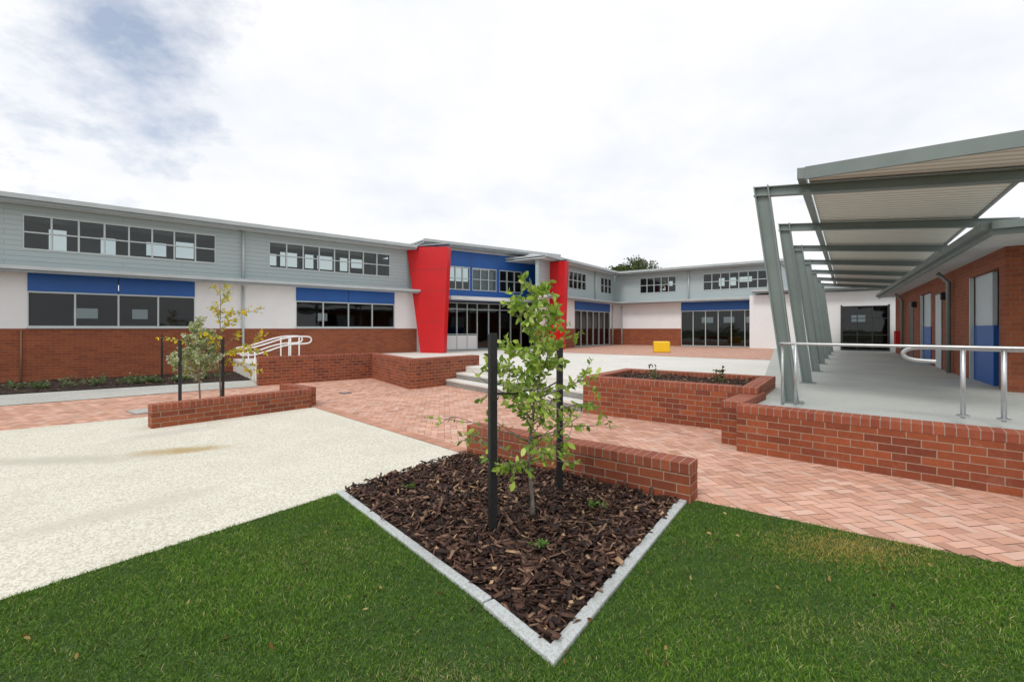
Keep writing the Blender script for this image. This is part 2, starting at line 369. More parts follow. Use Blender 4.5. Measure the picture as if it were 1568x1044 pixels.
# ------------------------------------------------------------------ lawn blades
def blades(poly,dens,w,h0,h1,excl=None,name='grass'):
    xs=[p[0] for p in poly]; ys=[p[1] for p in poly]
    n=int((max(xs)-min(xs))*(max(ys)-min(ys))*dens); x,y=scatter(poly,n)
    k=inpoly(x,y,lawn); 
    if excl: k&=~inpoly(x,y,excl)
    x,y=x[k],y[k]; n=len(x)
    yaw=rng.uniform(0,2*np.pi,n); lean=rng.uniform(.1,1.1,n); h=rng.uniform(h0,h1,n)
    pn=np.sin(x*2.1+1.3*np.sin(y*1.7))*np.cos(y*2.7+x*.9)+.5*np.sin(x*7+y*5.3)*np.cos(y*8.1-x*3)+.5*np.sin(x*17+3*np.sin(y*9))*np.cos(y*19-x*5)
    h*=1+.14*pn
    dx,dy=np.cos(yaw),np.sin(yaw); lw=rng.uniform(0,2*np.pi,n)+.6*pn; lx,ly=np.cos(lw),np.sin(lw)
    V=np.zeros((n,5,3)); ws=w*rng.uniform(.7,1.3,n)
    V[:,0]=np.stack([x-dx*ws/2,y-dy*ws/2,np.full(n,.008)],1); V[:,1]=np.stack([x+dx*ws/2,y+dy*ws/2,np.full(n,.008)],1)
    mx=x+lx*h*lean*.35; my=y+ly*h*lean*.35
    V[:,2]=np.stack([mx+dx*ws*.4,my+dy*ws*.4,h*.65],1); V[:,3]=np.stack([mx-dx*ws*.4,my-dy*ws*.4,h*.65],1)
    V[:,4]=np.stack([x+lx*h*lean,y+ly*h*lean,h],1)
    q=np.arange(n)[:,None]*5
    F=np.concatenate([q+np.array([0,1,2]),q+np.array([0,2,3]),q+np.array([3,2,4])])
    pal=np.array([[.085,.185,.014],[.125,.245,.022],[.19,.31,.045],[.055,.14,.012],[.46,.42,.18]])
    p_=rng.choice(5,n,p=[.28,.32,.22,.135,.045]); c=pal[p_]*rng.uniform(.65,1.3,(n,1))*(1+.17*pn)[:,None]
    g=np.exp(-(((x-2.45)/.50)**2+((y-3.30)/.22)**2)); dry=rng.random(n)<g*.8
    c[dry]=np.array([.50,.38,.11])*rng.uniform(.7,1.2,(dry.sum(),1))
    g2=np.exp(-(((x+.3)/.3)**2+((y-2.08)/.12)**2))+np.exp(-(((x-1.9)/.6)**2+((y-2.4)/.12)**2))*.7+np.exp(-(((x+1.4)/.4)**2+((y-3.2)/.3)**2))*.35; dry=rng.random(n)<g2*.35
    c[dry]=np.array([.42,.40,.16])*rng.uniform(.7,1.2,(dry.sum(),1))
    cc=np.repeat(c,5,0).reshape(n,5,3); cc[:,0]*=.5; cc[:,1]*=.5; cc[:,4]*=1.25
    return bigmesh(name,V.reshape(-1,3),F,grassm,np.clip(cc.reshape(-1,3),0,1))
viewz=[(-3.6,1.85),(3.4,1.85),(4.0,2.6),(1.9,4.3),(-1.6,4.5),(-3.4,2.9)]
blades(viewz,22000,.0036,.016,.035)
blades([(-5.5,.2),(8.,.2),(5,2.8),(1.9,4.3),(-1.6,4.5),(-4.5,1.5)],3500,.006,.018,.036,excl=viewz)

# ------------------------------------------------------------------ terrace
WA0=(-7.07,12.67); WA1=(-4.35,14.87); WB1=(-2.50,12.10); CE=(-1.0,13.91)
SA=(-1.86,12.87); e=(.612,-.791); bb=(.791,.612)
terr=[(-7.02,12.84),(-4.36,15.02),(-2.44,12.36),(-1.42,13.53),(1.88,9.26),(1.52,8.70),(3.55,7.25),(3.06,6.06),(9.08,.79),(40,.79),(40,60),(-30,60),(-30,20),(-10.4,16.95)]
prism('terrace',terr,-.1,.48,plaza)
def zoff(o): return -.225*o-.12, 5.246-.281*o+.12
st=empty('concrete_steps')
for i,o in enumerate((0,.38)):
    a,b_=zoff(o); a2,b2=zoff(.95)
    poly=[add(SA,(bb,o),(e,a)),add(SA,(bb,o),(e,b_)),add(SA,(bb,.95),(e,b2)),add(SA,(bb,.95),(e,a2))]
    prism('step_%d'%(i+1),poly,-.05+i*.003,.16*(i+1),stepc,st,bevel=.01)
    poly=[add(SA,(bb,o+.0),(e,a)),add(SA,(bb,o),(e,b_)),add(SA,(bb,o+.37),(e,b_-.08)),add(SA,(bb,o+.37),(e,a-.06))]
    prism('tread_%d'%(i+1),[add(p,(bb,-.012)) for p in poly],.16*(i+1)-.04,.16*(i+1)+.004,plaza,st)
poly=[add(SA,(bb,.745),(e,-.28)),add(SA,(bb,.745),(e,5.0)),add(SA,(bb,1.0),(e,4.9)),add(SA,(bb,1.0),(e,-.3))]
prism('tread_3',poly,.44,.484,plaza,st)
a,b_=zoff(.75)
poly=[add(SA,(bb,.752),(e,a)),add(SA,(bb,.752),(e,b_)),add(SA,(bb,.9),(e,b_-.1)),add(SA,(bb,.9),(e,a-.05))]
prism('riser_3',poly,.2,.438,stepc,st)
fp=[(2.2,21.3),(9.4,15.97),(14.7,24.3),(14.2,26.4),(7.2,31.5),(1.8,24.6)]
o=sheet('terrace_paving',fp,.486,farpave)
uvp=uvrot(fp,U); o.data.uv_layers[0].data.foreach_set('uv',[c for p in uvp for c in p])
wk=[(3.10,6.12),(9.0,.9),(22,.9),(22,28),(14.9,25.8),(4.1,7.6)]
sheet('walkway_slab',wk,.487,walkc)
J=B('slab_joints',(4.235,6.85),U,Vv)
for i in range(1,7): J.box('joint',stepc,3.1*i-.006,3.1*i+.006,-2.9,.1,.4875,.4885)
J.done()

# ------------------------------------------------------------------ low brick walls
def lowwall(name,segs):
    W=B(name)
    for j,(p0,p1,h,th,side,ex0,ex1) in enumerate(segs):
        d=(p1[0]-p0[0],p1[1]-p0[1]); L=math.hypot(*d); W.frame(p0,d)
        n0,n1=(-th,0) if side>0 else (0,th)
        zz=h-.1+j*.0015
        W.box('brickwork',brick,ex0,L-ex1,n0,n1,-.05,zz,.003)
        W.box('coping',coping,ex0-.003,L-ex1+.003,n0-.004,n1+.004,zz,h+j*.002,.009)
    W.done(); return W
lowwall('low_brick_wall',[((-.575,5.81),(1.618,4.13),.37,.23,1,0,0)])
c0=(-5.735,7.24); c1=(-4.06,9.22)
lowwall('low_brick_wall',[(c0,c1,.38,.23,1,0,0),(c1,add(c1,(Vv,1.3)),.38,.23,-1,.232,0)])
lowwall('ramp_brick_wall',[(WA0,WA1,.80,.23,1,0,0)])
lowwall('terrace_brick_wall',[(WA1,WB1,.80,.23,-1,.0,0)])
lowwall('step_cheek_wall',[(WB1,CE,.79,.36,1,.0,0)])
pA=(1.35,8.65); dpl=(.8034,-.5955)
Pf=B('brick_planter'); Pf.frame(pA,dpl)
for (t0,t1,n0,n1,k) in ((0,2.95,-.23,0,0),(0,.23,-1.85,-.232,1),(0,2.95,-2.08,-1.852,2),(2.72,2.95,-1.85,-.232,3)):
    Pf.box('brickwork',brick,t0,t1,n0,n1,-.05,.60+k*.001,.003); Pf.box('coping',coping,t0-.003,t1+.003,n0-.004,n1+.004,.60+k*.001,.70+k*.002,.009)
Pf.box('planter_soil',mulchm,.2,2.75,-1.9,-.2,.3,.62); Pf.done()
pl=[Pf.P(.25,-.25,0)[:2],Pf.P(2.7,-.25,0)[:2],Pf.P(2.7,-1.83,0)[:2],Pf.P(.25,-1.83,0)[:2]]
chips('bark_mulch',pl,4000,.625,.02,.07)
rw0=(2.943,5.963); rwd=(.754,-.658)
lowwall('terrace_retaining_wall',[(rw0,add(rw0,(rwd,8.5)),.60,.27,1,0,0)])
lowwall('terrace_retaining_wall',[(add(rw0,((.66,.752),.272)),add(rw0,((.66,.752),1.6)),.60,.27,1,0,0)])

# ------------------------------------------------------------------ buildings
def roof(Bd,t0,t1,z,over=.55,back=-3.6,th=.17,mat=fascia,nm='roof'):
    Bd.box(nm+'_fascia',mat,t0,t1,over-.04,over,z-th,z+.02)
    Bd.box(nm+'_gutter',roofm,t0,t1,over,over+.09,z-.09,z+.045)
    Bd.box(nm+'_soffit',soffit,t0,t1,back,over-.04,z-th+.03,z-th+.07)
    Bd.hexa(nm+'_sheet',roofm,[(t0,back,z-.05),(t1,back,z-.05),(t1,over-.04,z-.04),(t0,over-.04,z-.04),(t0,back,z+.12),(t1,back,z+.12),(t1,over-.04,z+.01),(t0,over-.04,z+.01)])
def canopy(Bd,t0,t1,z=3.36,over=.6):
    Bd.box('lower_canopy',soffit,t0,t1,.001,over-.03,z-.1,z-.02)
    Bd.box('lower_canopy_fascia',fascia,t0,t1,over-.03,over,z-.13,z+.02)
    Bd.box('lower_canopy_gutter',roofm,t0,t1,over,over+.08,z-.06,z+.045)
    Bd.hexa('lower_canopy_sheet',roofm,[(t0,.001,z-.015),(t1,.001,z-.015),(t1,over-.03,z-.017),(t0,over-.03,z-.017),(t0,.001,z+.12),(t1,.001,z+.12),(t1,over-.03,z+.0),(t0,over-.03,z+.0)])
def upper(Bd,t0,t1,ops,zr,z0=3.3,seed=1):
    rd=random.Random(seed)
    Bd.band('upper_cladding',clad,t0,t1,z0,zr-.14,[(a,b_,3.95,5.0) for a,b_,n in ops])
    for a,b_,n in ops: Bd.window(a,b_,3.95,5.0,n,trans=[.5],gm=glass,name='upper_window')
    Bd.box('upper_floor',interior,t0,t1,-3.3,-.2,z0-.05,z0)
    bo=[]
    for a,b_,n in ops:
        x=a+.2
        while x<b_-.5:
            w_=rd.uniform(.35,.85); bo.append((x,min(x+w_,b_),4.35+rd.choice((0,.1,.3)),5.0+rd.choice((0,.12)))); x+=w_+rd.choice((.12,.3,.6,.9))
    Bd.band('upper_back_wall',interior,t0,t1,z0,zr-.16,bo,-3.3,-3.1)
ZR=5.42
L=B('classroom_building',(-14.8,13.25),(.771,.637))
tA,tB=-7.5,13.3
L.band('brick_base',brickb,tA,tB,-.05,1.6)
lw=[(.48,4.58,4),(7.93,12.16,4)]
L.band('white_wall',white,tA,tB,1.6,3.3,[(a,b_,1.6,3.28) for a,b_,n in lw],-.2,-.004)
for i,(a,b_,n) in enumerate(lw):
    L.box('window_sill',alu,a-.03,b_+.03,-.1,.05,1.6,1.64)
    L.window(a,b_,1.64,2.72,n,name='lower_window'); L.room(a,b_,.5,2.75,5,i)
    L.box('blue_panels',blue,a,b_-(b_-a)/2-.01,-.15,.02,2.723,3.28); L.box('blue_panels',blue,a+(b_-a)/2+.01,b_,-.15,.02,2.723,3.28)
upper(L,tA,tB,[(.385,5.2,8),(6.96,11.94,8),(-6.5,-1.6,8)],ZR,seed=4)
roof(L,tA-.3,tB-.3,ZR); canopy(L,tA,tB-.1)
for t in (6.07,):
    L.tube('downpipe',alu,[(t,.06,0.0),(t,.06,3.2)],.045,8,False); L.tube('downpipe',alu,[(t,.08,3.4),(t,.08,5.3)],.045,8,False)
L.tube('downpipe_small',brickb,[(.35,.03,0.02),(.35,.03,1.55)],.02,6,False)
L.box('end_wall',clad,tB-.2,tB,-3.3,-.201,0,5.2)
L.tube('canopy_post',frame_grey,[(tB+.1,.5,.48),(tB+.1,.5,3.2)],.04,8,False)
L.done()
Mb=B('entrance_building',(-3.5,23.0),(5.9,4.0))
ups=[(.3,1.55,3),(1.7,3.2,3),(3.4,4.9,3)]
Mb.band('blue_cladding',blue,-1.4,7.1,3.0,5.6,[(a,b_,3.6,4.8) for a,b_,n in ups])
for i,(a,b_,n) in enumerate(ups):
    Mb.window(a,b_,3.6,4.8,n,trans=[.5],gm=glass,name='upper_window')
Mb.box('window_blind',cabinet,1.75,3.15,-.3,-.25,3.65,4.75)
for t in (1.62,3.3,5.2): Mb.box('panel_joint',darkf,t-.008,t+.008,.001,.004,4.82,5.58)
Mb.box('upper_back_wall',interior,-1.4,7.1,-3.3,-3.1,3.0,4.4); Mb.box('upper_floor',interior,-1.4,7.1,-3.1,-.2,2.95,3.)
Mb.box('lower_glazing_surround',white,-1.4,.2,-.2,-.01,.48,3.0)
Mb.window(.2,2.0,.5,2.95,3,trans=[.33,.86],name='entry_doors'); Mb.box('door_panel',white,.24,1.98,-.04,-.01,.52,1.25)
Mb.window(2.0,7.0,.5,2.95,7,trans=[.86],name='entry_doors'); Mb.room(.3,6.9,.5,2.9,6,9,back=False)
roof(Mb,-1.3,7.2,5.86,.6); Mb.box('eave_wall',soffit,-1.3,7.1,-.18,-.01,5.6,5.7)
Mb.box('entry_canopy',fascia,-.6,6.6,.003,1.3,3.02,3.16); Mb.box('entry_sign_band',soffit,-.2,3.2,1.303,1.33,3.0,3.18)
Mb.done()
def fin(name,ib,it,ob,ot,z0,z1,z1b,th):
    F=B(name); d=(ot[0]-it[0],ot[1]-it[1]); F.frame(it,d)
    f=lambda p:((p[0]-it[0])*F.d[0]+(p[1]-it[1])*F.d[1])
    a,b_,c=f(ib),f(ob),f(ot)
    F.hexa('red_cladding',red,[(a,-th,z0),(b_,-th,z0),(b_,0,z0),(a,0,z0),(0,-th,z1),(c,-th,z1b),(c,0,z1b),(0,0,z1)])
    F.box('capping',fascia,-.02,c+.03,-th-.02,.02,max(z1,z1b)+.003,max(z1,z1b)+.05)
    for z in (1.9,3.3,4.3): F.box('panel_joint',darkf,a*(1-z/5.4)+.05,(b_+(c-b_)*z/5.4)-.05,.0005,.003,z,z+.012)
    F.done()
fin('red_entry_fin',(-4.25,21.08),(-4.95,21.35),(-3.13,20.67),(-2.90,20.6),.48,5.42,5.30,.32)
fin('red_entry_fin',(1.75,25.38),(1.50,25.55),(2.55,24.22),(2.83,24.2),.48,5.25,5.20,.3)
C3=B('classroom_building',(2.0,24.86),U); 
C3.band('brick_base',brickb,-1.0,8.6,.4,1.6,[(2.93,7.9,.4,1.6)])
C3.band('white_wall',white,-1.0,8.6,1.6,3.3,[(2.93,7.9,1.6,3.28)],-.2,-.004)
C3.window(2.93,7.9,.5,2.72,6,fm=alu,name='glass_doors'); C3.box('blue_panels',blue,2.93,7.9,-.15,.02,2.723,3.28); C3.room(2.93,7.9,.5,2.75,4,5)
upper(C3,-1.0,8.6,[(1.7,4.4,5),(6.5,8.2,3)],ZR,seed=6); roof(C3,-1.2,8.04,ZR+.003); canopy(C3,-1.,8.05)
for t in (5.6,): C3.tube('downpipe',alu,[(t,.08,3.4),(t,.08,5.3)],.045,8,False)
C3.tube('downpipe',alu,[(8.2,.08,.5),(8.2,.08,3.2)],.045,8,False)
C3.hexa('hip_roof',roofm,[(-.2,-3.6,ZR+.12),(8.3,-3.6,ZR+.12),(8.0,.3,ZR+.05),(-1.1,.3,ZR+.05),(1.5,-4.5,ZR+1.0),(8.3,-4.5,ZR+1.0),(8.29,-4.3,ZR+1.0),(1.5,-4.3,ZR+1.0)])
C3.done()
C4=B('classroom_building',(7.72,31.38),(.8034,-.5955),(-.5955,-.8034))
C4.band('brick_base',brickb,-.8,9.4,.4,1.6,[(3.85,8.26,.4,1.6)])
C4.band('white_wall',white,-.8,9.4,1.6,3.3,[(3.85,8.26,1.6,3.28)],-.2,-.004)
C4.window(3.85,8.26,.5,2.72,6,fm=alu,name='glass_doors'); C4.box('blue_panels',blue,3.85,8.26,-.15,.02,2.723,3.28); C4.room(3.85,8.26,.5,2.75,4,8)
upper(C4,-.8,9.4,[(1.14,3.52,5),(5.19,9.2,8)],ZR,seed=7); roof(C4,-.64,9.6,ZR+.007); canopy(C4,-.6,9.4,3.363)
C4.tube('downpipe',alu,[(4.33,.08,3.4),(4.33,.08,5.3)],.045,8,False); C4.tube('downpipe',alu,[(-.1,.12,.5),(-.1,.12,3.2)],.045,8,False)
C4.box('end_wall',clad,9.2,9.4,-3.3,-.201,.4,5.2)
C4.done()
Eb=B('link_building',(17.8,23.0),(.8034,-.5955),(-.5955,-.8034))
Eb.band('white_wall',white,-5.2,4,.45,3.5,[(-.89,.93,.45,2.75)])
Eb.window(-.89,.93,.5,2.75,3,trans=[.35,.72],fm=darkf,name='glass_doors'); Eb.room(-.89,.93,.5,2.75,5,12); roof(Eb,-5.0,4,3.75,.5,-6)
Eb.box('reveal',darkf,-.97,-.892,-.05,.03,.48,2.8); Eb.box('reveal',darkf,.932,1.0,-.05,.03,.48,2.8)
Eb.done()
R=B('brick_building',(8.73,8.05),(.568,.823),(-.823,.568))
rops=[(.37,2.44,.4,2.72),(6.8,8.77,.4,2.72)]
R.band('brick_wall',brickb,0,15.5,.4,3.05,rops,-.24,0)
for a,b_,_,_ in rops:
    R.box('alcove_back',interior,a-.1,b_+.1,-1.3,-1.2,.4,3.0); R.box('alcove_side',interior,a-.1,a,-1.2,-.241,.4,3.0); R.box('alcove_side',cabinet,b_,b_+.1,-1.2,-.241,.4,3.0)
    R.box('alcove_ceiling',soffit,a,b_,-1.2,-.24,2.73,2.8)
    R.box('blue_door',blue,a+.62,b_-.005,-.16,-.06,.49,1.66); R.box('grey_screen',cabinet,a+.78,b_-.005,-.15,-.08,1.662,2.715)
    R.box('door_trim',alu,b_-.06,b_-.004,-.055,.01,.49,2.71)
R.box('door_frame',darkf,5.3,6.2,-.1,.012,.49,2.6); R.box('door_leaf',cabinet,5.36,6.14,-.05,.02,.5,2.55)
R.box('door_frame',darkf,10.3,11.2,-.1,.012,.49,2.6)
for t in (4.0,12.5): 
    R.tube('downpipe',frame_grey,[(t,.09,.5),(t,.09,2.75),(t,.3,3.0)],.05,8,False)
for t in (4.6,9.6): R.box('wall_light',black,t,t+.12,.0,.14,2.35,2.55,.02)
R.box('hose_reel_cabinet',red,13.3,13.8,.002,.22,.9,1.5,.01)
R.box('brick_wall_end',brickb,.001,.24,-8,-.241,.4,3.05)
R.box('roof_fascia',frame_grey,-1.87,16,.54,.58,3.0,3.18); R.box('roof_fascia',frame_grey,-1.87,-1.83,-9,.539,3.001,3.179)
R.box('gutter',frame_grey,-1.87,16,.581,.68,3.08,3.2)
R.box('gutter',frame_grey,-1.97,-1.871,-9,.58,3.081,3.201)
R.box('roof_soffit',soffit,-1.83,16,-9,.539,3.052,3.09); R.box('roof_sheet',roofm,-1.84,16,-9,.54,3.12,3.17)
R.done()

# ------------------------------------------------------------------ covered walkway canopy
K=B('walkway_canopy',(4.235,6.85),U,Vv)
def beamz(n): return 3.80+.105*(n-.43)
NE=-2.95
for i in range(7):
    t=3.1*i
    for o0 in (0,1):
        b0=-.07 if o0==0 else .08; tp=.32 if o0==0 else .51
        K.hexa('post_flange',frame_grey,[(t-.07,b0,.48),(t+.07,b0,.48),(t+.07,b0+.022,.48),(t-.07,b0+.022,.48),(t-.07,tp,3.8),(t+.07,tp,3.8),(t+.07,tp+.022,3.82),(t-.07,tp+.022,3.82)])
    K.hexa('post_web',frame_grey,[(t-.008,-.05,.48),(t+.008,-.05,.48),(t+.008,.08,.48),(t-.008,.08,.48),(t-.008,.34,3.79),(t+.008,.34,3.79),(t+.008,.51,3.79),(t-.008,.51,3.79)])
    K.box('base_plate',frame_grey,t-.13,t+.13,-.13,.15,.488,.505)
    z0,z1=beamz(NE),beamz(.53)
    for dz,hw,th in ((0,.06,.014),(-.13,.06,.014)):
        K.hexa('rafter',frame_grey,[(t-hw,NE,z0+dz-th),(t+hw,NE,z0+dz-th),(t+hw,.53,z1+dz-th),(t-hw,.53,z1+dz-th),(t-hw,NE,z0+dz),(t+hw,NE,z0+dz),(t+hw,.53,z1+dz),(t-hw,.53,z1+dz)])
    K.hexa('rafter',frame_grey,[(t-.005,NE+.01,z0-.129),(t+.005,NE+.01,z0-.129),(t+.005,.52,z1-.129),(t-.005,.52,z1-.129),(t-.005,NE+.01,z0-.015),(t+.005,NE+.01,z0-.015),(t+.005,.52,z1-.015),(t-.005,.52,z1-.015)])
    K.box('roof_prop',frame_grey,t-.045,t+.045,-2.90,-2.82,3.15,beamz(-2.9)-.14)
def sh(t,n,dz): return (t,n,beamz(n)+dz)
nl,nr=-.20,-2.42; nearL,nearR=-.38,-1.08; far=19.2
K.hexa('roof_sheeting',MATS['corrugated_sheet'],[sh(nearL,nl,.033),sh(far,nl,.033),sh(far,nr,.033),sh(nearR,nr,.033),sh(nearL,nl,.09),sh(far,nl,.09),sh(far,nr,.09),sh(nearR,nr,.09)])
K.hexa('edge_fascia',frame_grey,[sh(nearL-.04,nl+.03,-.03),sh(nearR-.04,nr,-.03),sh(nearR,nr,-.03),sh(nearL,nl+.03,-.03),sh(nearL-.04,nl+.03,.14),sh(nearR-.04,nr,.14),sh(nearR,nr,.14),sh(nearL,nl+.03,.14)])
K.hexa('edge_gutter',frame_grey,[sh(nearL-.04,nl+.031,-.02),sh(far,nl+.031,-.02),sh(far,nl+.12,-.02),sh(nearL-.04,nl+.12,-.02),sh(nearL-.04,nl+.031,.13),sh(far,nl+.031,.13),sh(far,nl+.12,.13),sh(nearL-.04,nl+.12,.13)])
K.hexa('eave_beam',frame_grey,[sh(nearR,nr-.04,.005),sh(far,nr-.04,.005),sh(far,nr-.002,.005),sh(nearR,nr-.002,.005),sh(nearR,nr-.04,.12),sh(far,nr-.04,.12),sh(far,nr-.002,.12),sh(nearR,nr-.002,.12)])
K.done()

# ------------------------------------------------------------------ handrails
def rr(t,z,q=0): return (3.72+rwd[0]*t+.66*q,6.42+rwd[1]*t+.75*q,z)
h=B('steel_handrail')
h.tube('rail',metal_g,smoothpts([rr(.02,1.34,.38),rr(.02,1.39,.1),rr(.16,1.39),rr(1.0,1.39),rr(2.9,1.385)],2),.02)
h.tube('post',metal_g,[rr(.24,.55),rr(.24,1.38)],.02)
h.tube('post',metal_g,[rr(.02,.49,.34),rr(.02,1.35,.34)],.02)
h.done()
h=B('steel_handrail')
h.tube('rail',metal_g,smoothpts([rr(1.66,1.21,.12),rr(1.42,1.22,.12),rr(1.34,1.29,.12),rr(1.42,1.37,.12),rr(1.7,1.375,.12),rr(2.4,1.365,-.02),rr(6,1.35,-.1)],3),.024)
for t in (1.88,2.20,3.9):
    h.tube('post',metal_g,[rr(t,.58,.02),rr(t,1.36,.02)],.024); 
    p=rr(t,.6,.02); v,f=tubegeo([(p[0],p[1],.60),(p[0],p[1],.615)],.06,12)
    P_=h.part('flange',metal_g); b0=len(P_['v']); P_['v']+=v
    for q in f: P_['f'].append(tuple(b0+i for i in q)); P_['uv'].append([(0,0)]*len(q))
h.done()
dA=(.777,.628); nA=(-.628,.777)
for off in (0,1.1):
    h=B('ramp_handrail'); base=(-8.05+nA[0]*off,13.55+nA[1]*off)
    q=lambda r,z:(base[0]+dA[0]*r,base[1]+dA[1]*r,z)
    loop=[q(.0,.80),q(-.08,.88),q(-.02,.99),q(.4,1.04),q(1.25,1.34),q(1.85,1.35),q(1.97,1.30),q(1.97,1.18),q(1.85,1.11),q(1.25,1.11),q(.4,.80),q(.0,.80)]
    h.tube('rail',white,smoothpts(loop,2),.024)
    for r in (.35,1.3,1.6): h.tube('post',white,[q(r,.0 if r<.5 else .4),q(r,1.02 if r<.5 else 1.33)],.022)
    h.done()

Y=B('yellow_seat_block',(6.62,21.2),(.98,-.2)); Y.box('body',yellow,0,.72,-.6,0,.487,1.0,.05); Y.box('base',black,.05,.67,-.55,-.05,.486,.50); Y.done()
D=B('drain_cover',(-7.25,8.62),U); D.box('frame',metal_g,0,.55,-.3,.3,.0,.016); D.box('lid',strip,.03,.52,-.27,.27,.002,.02); D.done()
D=B('drain_cover',(-4.2,11.2),U); D.box('frame',darkf,0,.22,-.1,.12,.0,.012); D.box('grate',metal_g,.03,.19,-.07,.09,.002,.014); D.done()

# ------------------------------------------------------------------ trees and plants
def leafset(pts,size,pal,flat=.5,dirs=None):
    n=len(pts); P=np.array(pts); 
    a=rng.normal(size=(n,3)); a[:,2]-=.45; a/=np.linalg.norm(a,axis=1)[:,None]
    if dirs is not None: a=a*.7+np.array(dirs); a/=np.linalg.norm(a,axis=1)[:,None]
    r=rng.normal(size=(n,3)); r[:,2]*=flat; b_=np.cross(a,r); b_/=np.linalg.norm(b_,axis=1)[:,None]+1e-9; c_=np.cross(a,b_)
    s=(size*rng.uniform(.6,1.25,n))[:,None]
    V=np.zeros((n,6,3)); V[:,0]=P; V[:,1]=P+a*s*.35+b_*s*.24+c_*s*.08; V[:,2]=P+a*s*.75+b_*s*.19+c_*s*.06; V[:,3]=P+a*s
    V[:,4]=P+a*s*.75-b_*s*.19+c_*s*.06; V[:,5]=P+a*s*.35-b_*s*.24+c_*s*.08
    q=np.arange(n)[:,None]*6; F=np.concatenate([q+np.array([0,1,2,3]),q+np.array([0,3,4,5])])
    pal=np.array(pal); col=pal[rng.integers(0,len(pal),n)]*rng.uniform(.75,1.25,(n,1))
    return V.reshape(-1,3),F,np.clip(np.repeat(col,6,0),0,1)
def young_tree(name,base,H,z0,spread,nb,leafden,pal,lsize=.055,seed=1,extra=(),rtrunk=.017,lowbare=.9,br=.006):
    rd=random.Random(seed); e_=empty(name); V=[];F=[]
    def addt(p,r,s=5):
        v,f=tubegeo(p,r,s); b0=len(V); V.extend(v); F.extend([tuple(b0+i for i in q) for q in f])
    tr=[]; 
    for i in range(13):
        k=i/12; tr.append(Vector((base[0]+.02*math.sin(k*7+seed)+.012*math.sin(k*17),base[1]+.02*math.cos(k*6),base[2]+H*k)))
    addt(tr,[rtrunk*(1-.8*i/12)*(1.5 if i==0 else 1) for i in range(13)],8)
    lp=[];ld=[]
    def branch(p,az,el,Ln,r,depth,dens):
        pts=[p]; d=Vector((math.cos(az)*math.cos(el),math.sin(az)*math.cos(el),math.sin(el)))
        steps=6; q=p.copy()
        for s in range(steps):
            d=(d+Vector((rd.gauss(0,.16),rd.gauss(0,.16),rd.gauss(-.03,.15)))).normalized(); q=q+d*(Ln/steps); pts.append(q.copy())
        addt(pts,[r*(1-.75*s/steps) for s in range(steps+1)],5)
        for s in range(1,steps+1):
            for _ in range(int(dens*Ln/steps*100*rd.uniform(.2,1.8)+rd.random())):
                k=rd.random(); pp=pts[s-1].lerp(pts[s],k); lp.append(tuple(pp)); ld.append(tuple(d*.5))
        if depth>0:
            for s in range(3): 
                k=rd.randint(2,steps-1); branch(pts[k],az+rd.choice((-1,1))*rd.uniform(.5,1.1),el+rd.uniform(-.5,.4),Ln*rd.uniform(.3,.55),r*.55,depth-1,dens)
    for i in range(nb):
        k=(i+.5)/nb; z=z0+(H*.95-z0)*k; ti=z/H*12; p=tr[int(ti)].lerp(tr[min(12,int(ti)+1)],ti-int(ti))
        Ln=spread*((1-k)*.75+.33)*rd.uniform(.7,1.2)
        dens=leafden*(.25+.75*min(1,max(0,(z-lowbare*.6)/(H*.35))))
        branch(p,i*2.4+rd.uniform(-.4,.4),rd.uniform(.35,1.0),Ln,br*(1-k*.5),1,dens)
    for (z,az,el,Ln,dens) in extra:
        ti=z/H*12; branch(tr[int(ti)].copy(),az,el,Ln,br,1,dens)
    mkobj('trunk_and_branches',V,F,barkm,e_,smooth=True)
    v,f,c=leafset(lp,lsize,pal,dirs=ld); bigmesh('leaves',v,f,leafm,c,e_)
green=[(.26,.40,.05),(.40,.54,.09),(.15,.28,.04),(.54,.64,.18),(.32,.46,.06)]
young_tree('young_pear_tree',(.167,3.755,.0),2.02,.5,.52,40,.62,green,.066,3,
  extra=((.75,3.0,.5,.75,.08),(.9,3.3,.75,.7,.12),(.95,.1,.35,.62,.4),(1.1,-.1,.6,.6,.4),(.6,.3,.1,.55,.3),(.55,2.8,.2,.5,.1),(.7,-.2,.6,.7,.2),(1.2,3.0,.5,.45,.6),(1.35,.3,.6,.45,.6),(.65,4.5,.2,.4,.6),(.8,5.0,.1,.4,.6),(.6,4.0,.3,.4,.5)),br=.0065)
ye=[(.65,.50,.02),(.75,.58,.03),(.55,.48,.05),(.36,.42,.07)]
wh=[(.5,.54,.34),(.56,.58,.42),(.32,.42,.12),(.70,.68,.58),(.28,.38,.09)]
young_tree('young_tree',(-6.35,9.25,.0),1.72,.5,.62,40,1.25,wh,.06,11,lowbare=.1,rtrunk=.02)
young_tree('young_tree',(-6.15,9.6,.0),2.6,.8,.75,14,.22,ye,.085,23,lowbare=.2,rtrunk=.018,extra=((1.0,.2,.35,.9,.3),(1.1,3.2,.5,.9,.2),(2.0,.2,.1,.8,.15),(1.1,-.3,.2,.9,.35)),br=.008)
def stake(x,y,z1,w=.05,z0=-.02):
    S=B('tree_stake',(x,y),(.9,.4)); r=w/2
    S.hexa('post',black,[(-r,-r,z0),(r,-r,z0),(r,r,z0),(-r,r,z0),(-r,-r,z1-.01),(r,-r,z1-.01),(r,r,z1),(-r,r,z1)],.004); S.done()
stake(-.150,3.52,1.565,.058); stake(.46,4.39,1.44,.05)
stake(-6.42,8.8,1.38); stake(-5.97,9.4,1.40); stake(-11.0,14.3,1.4); stake(-9.75,14.5,1.4); 
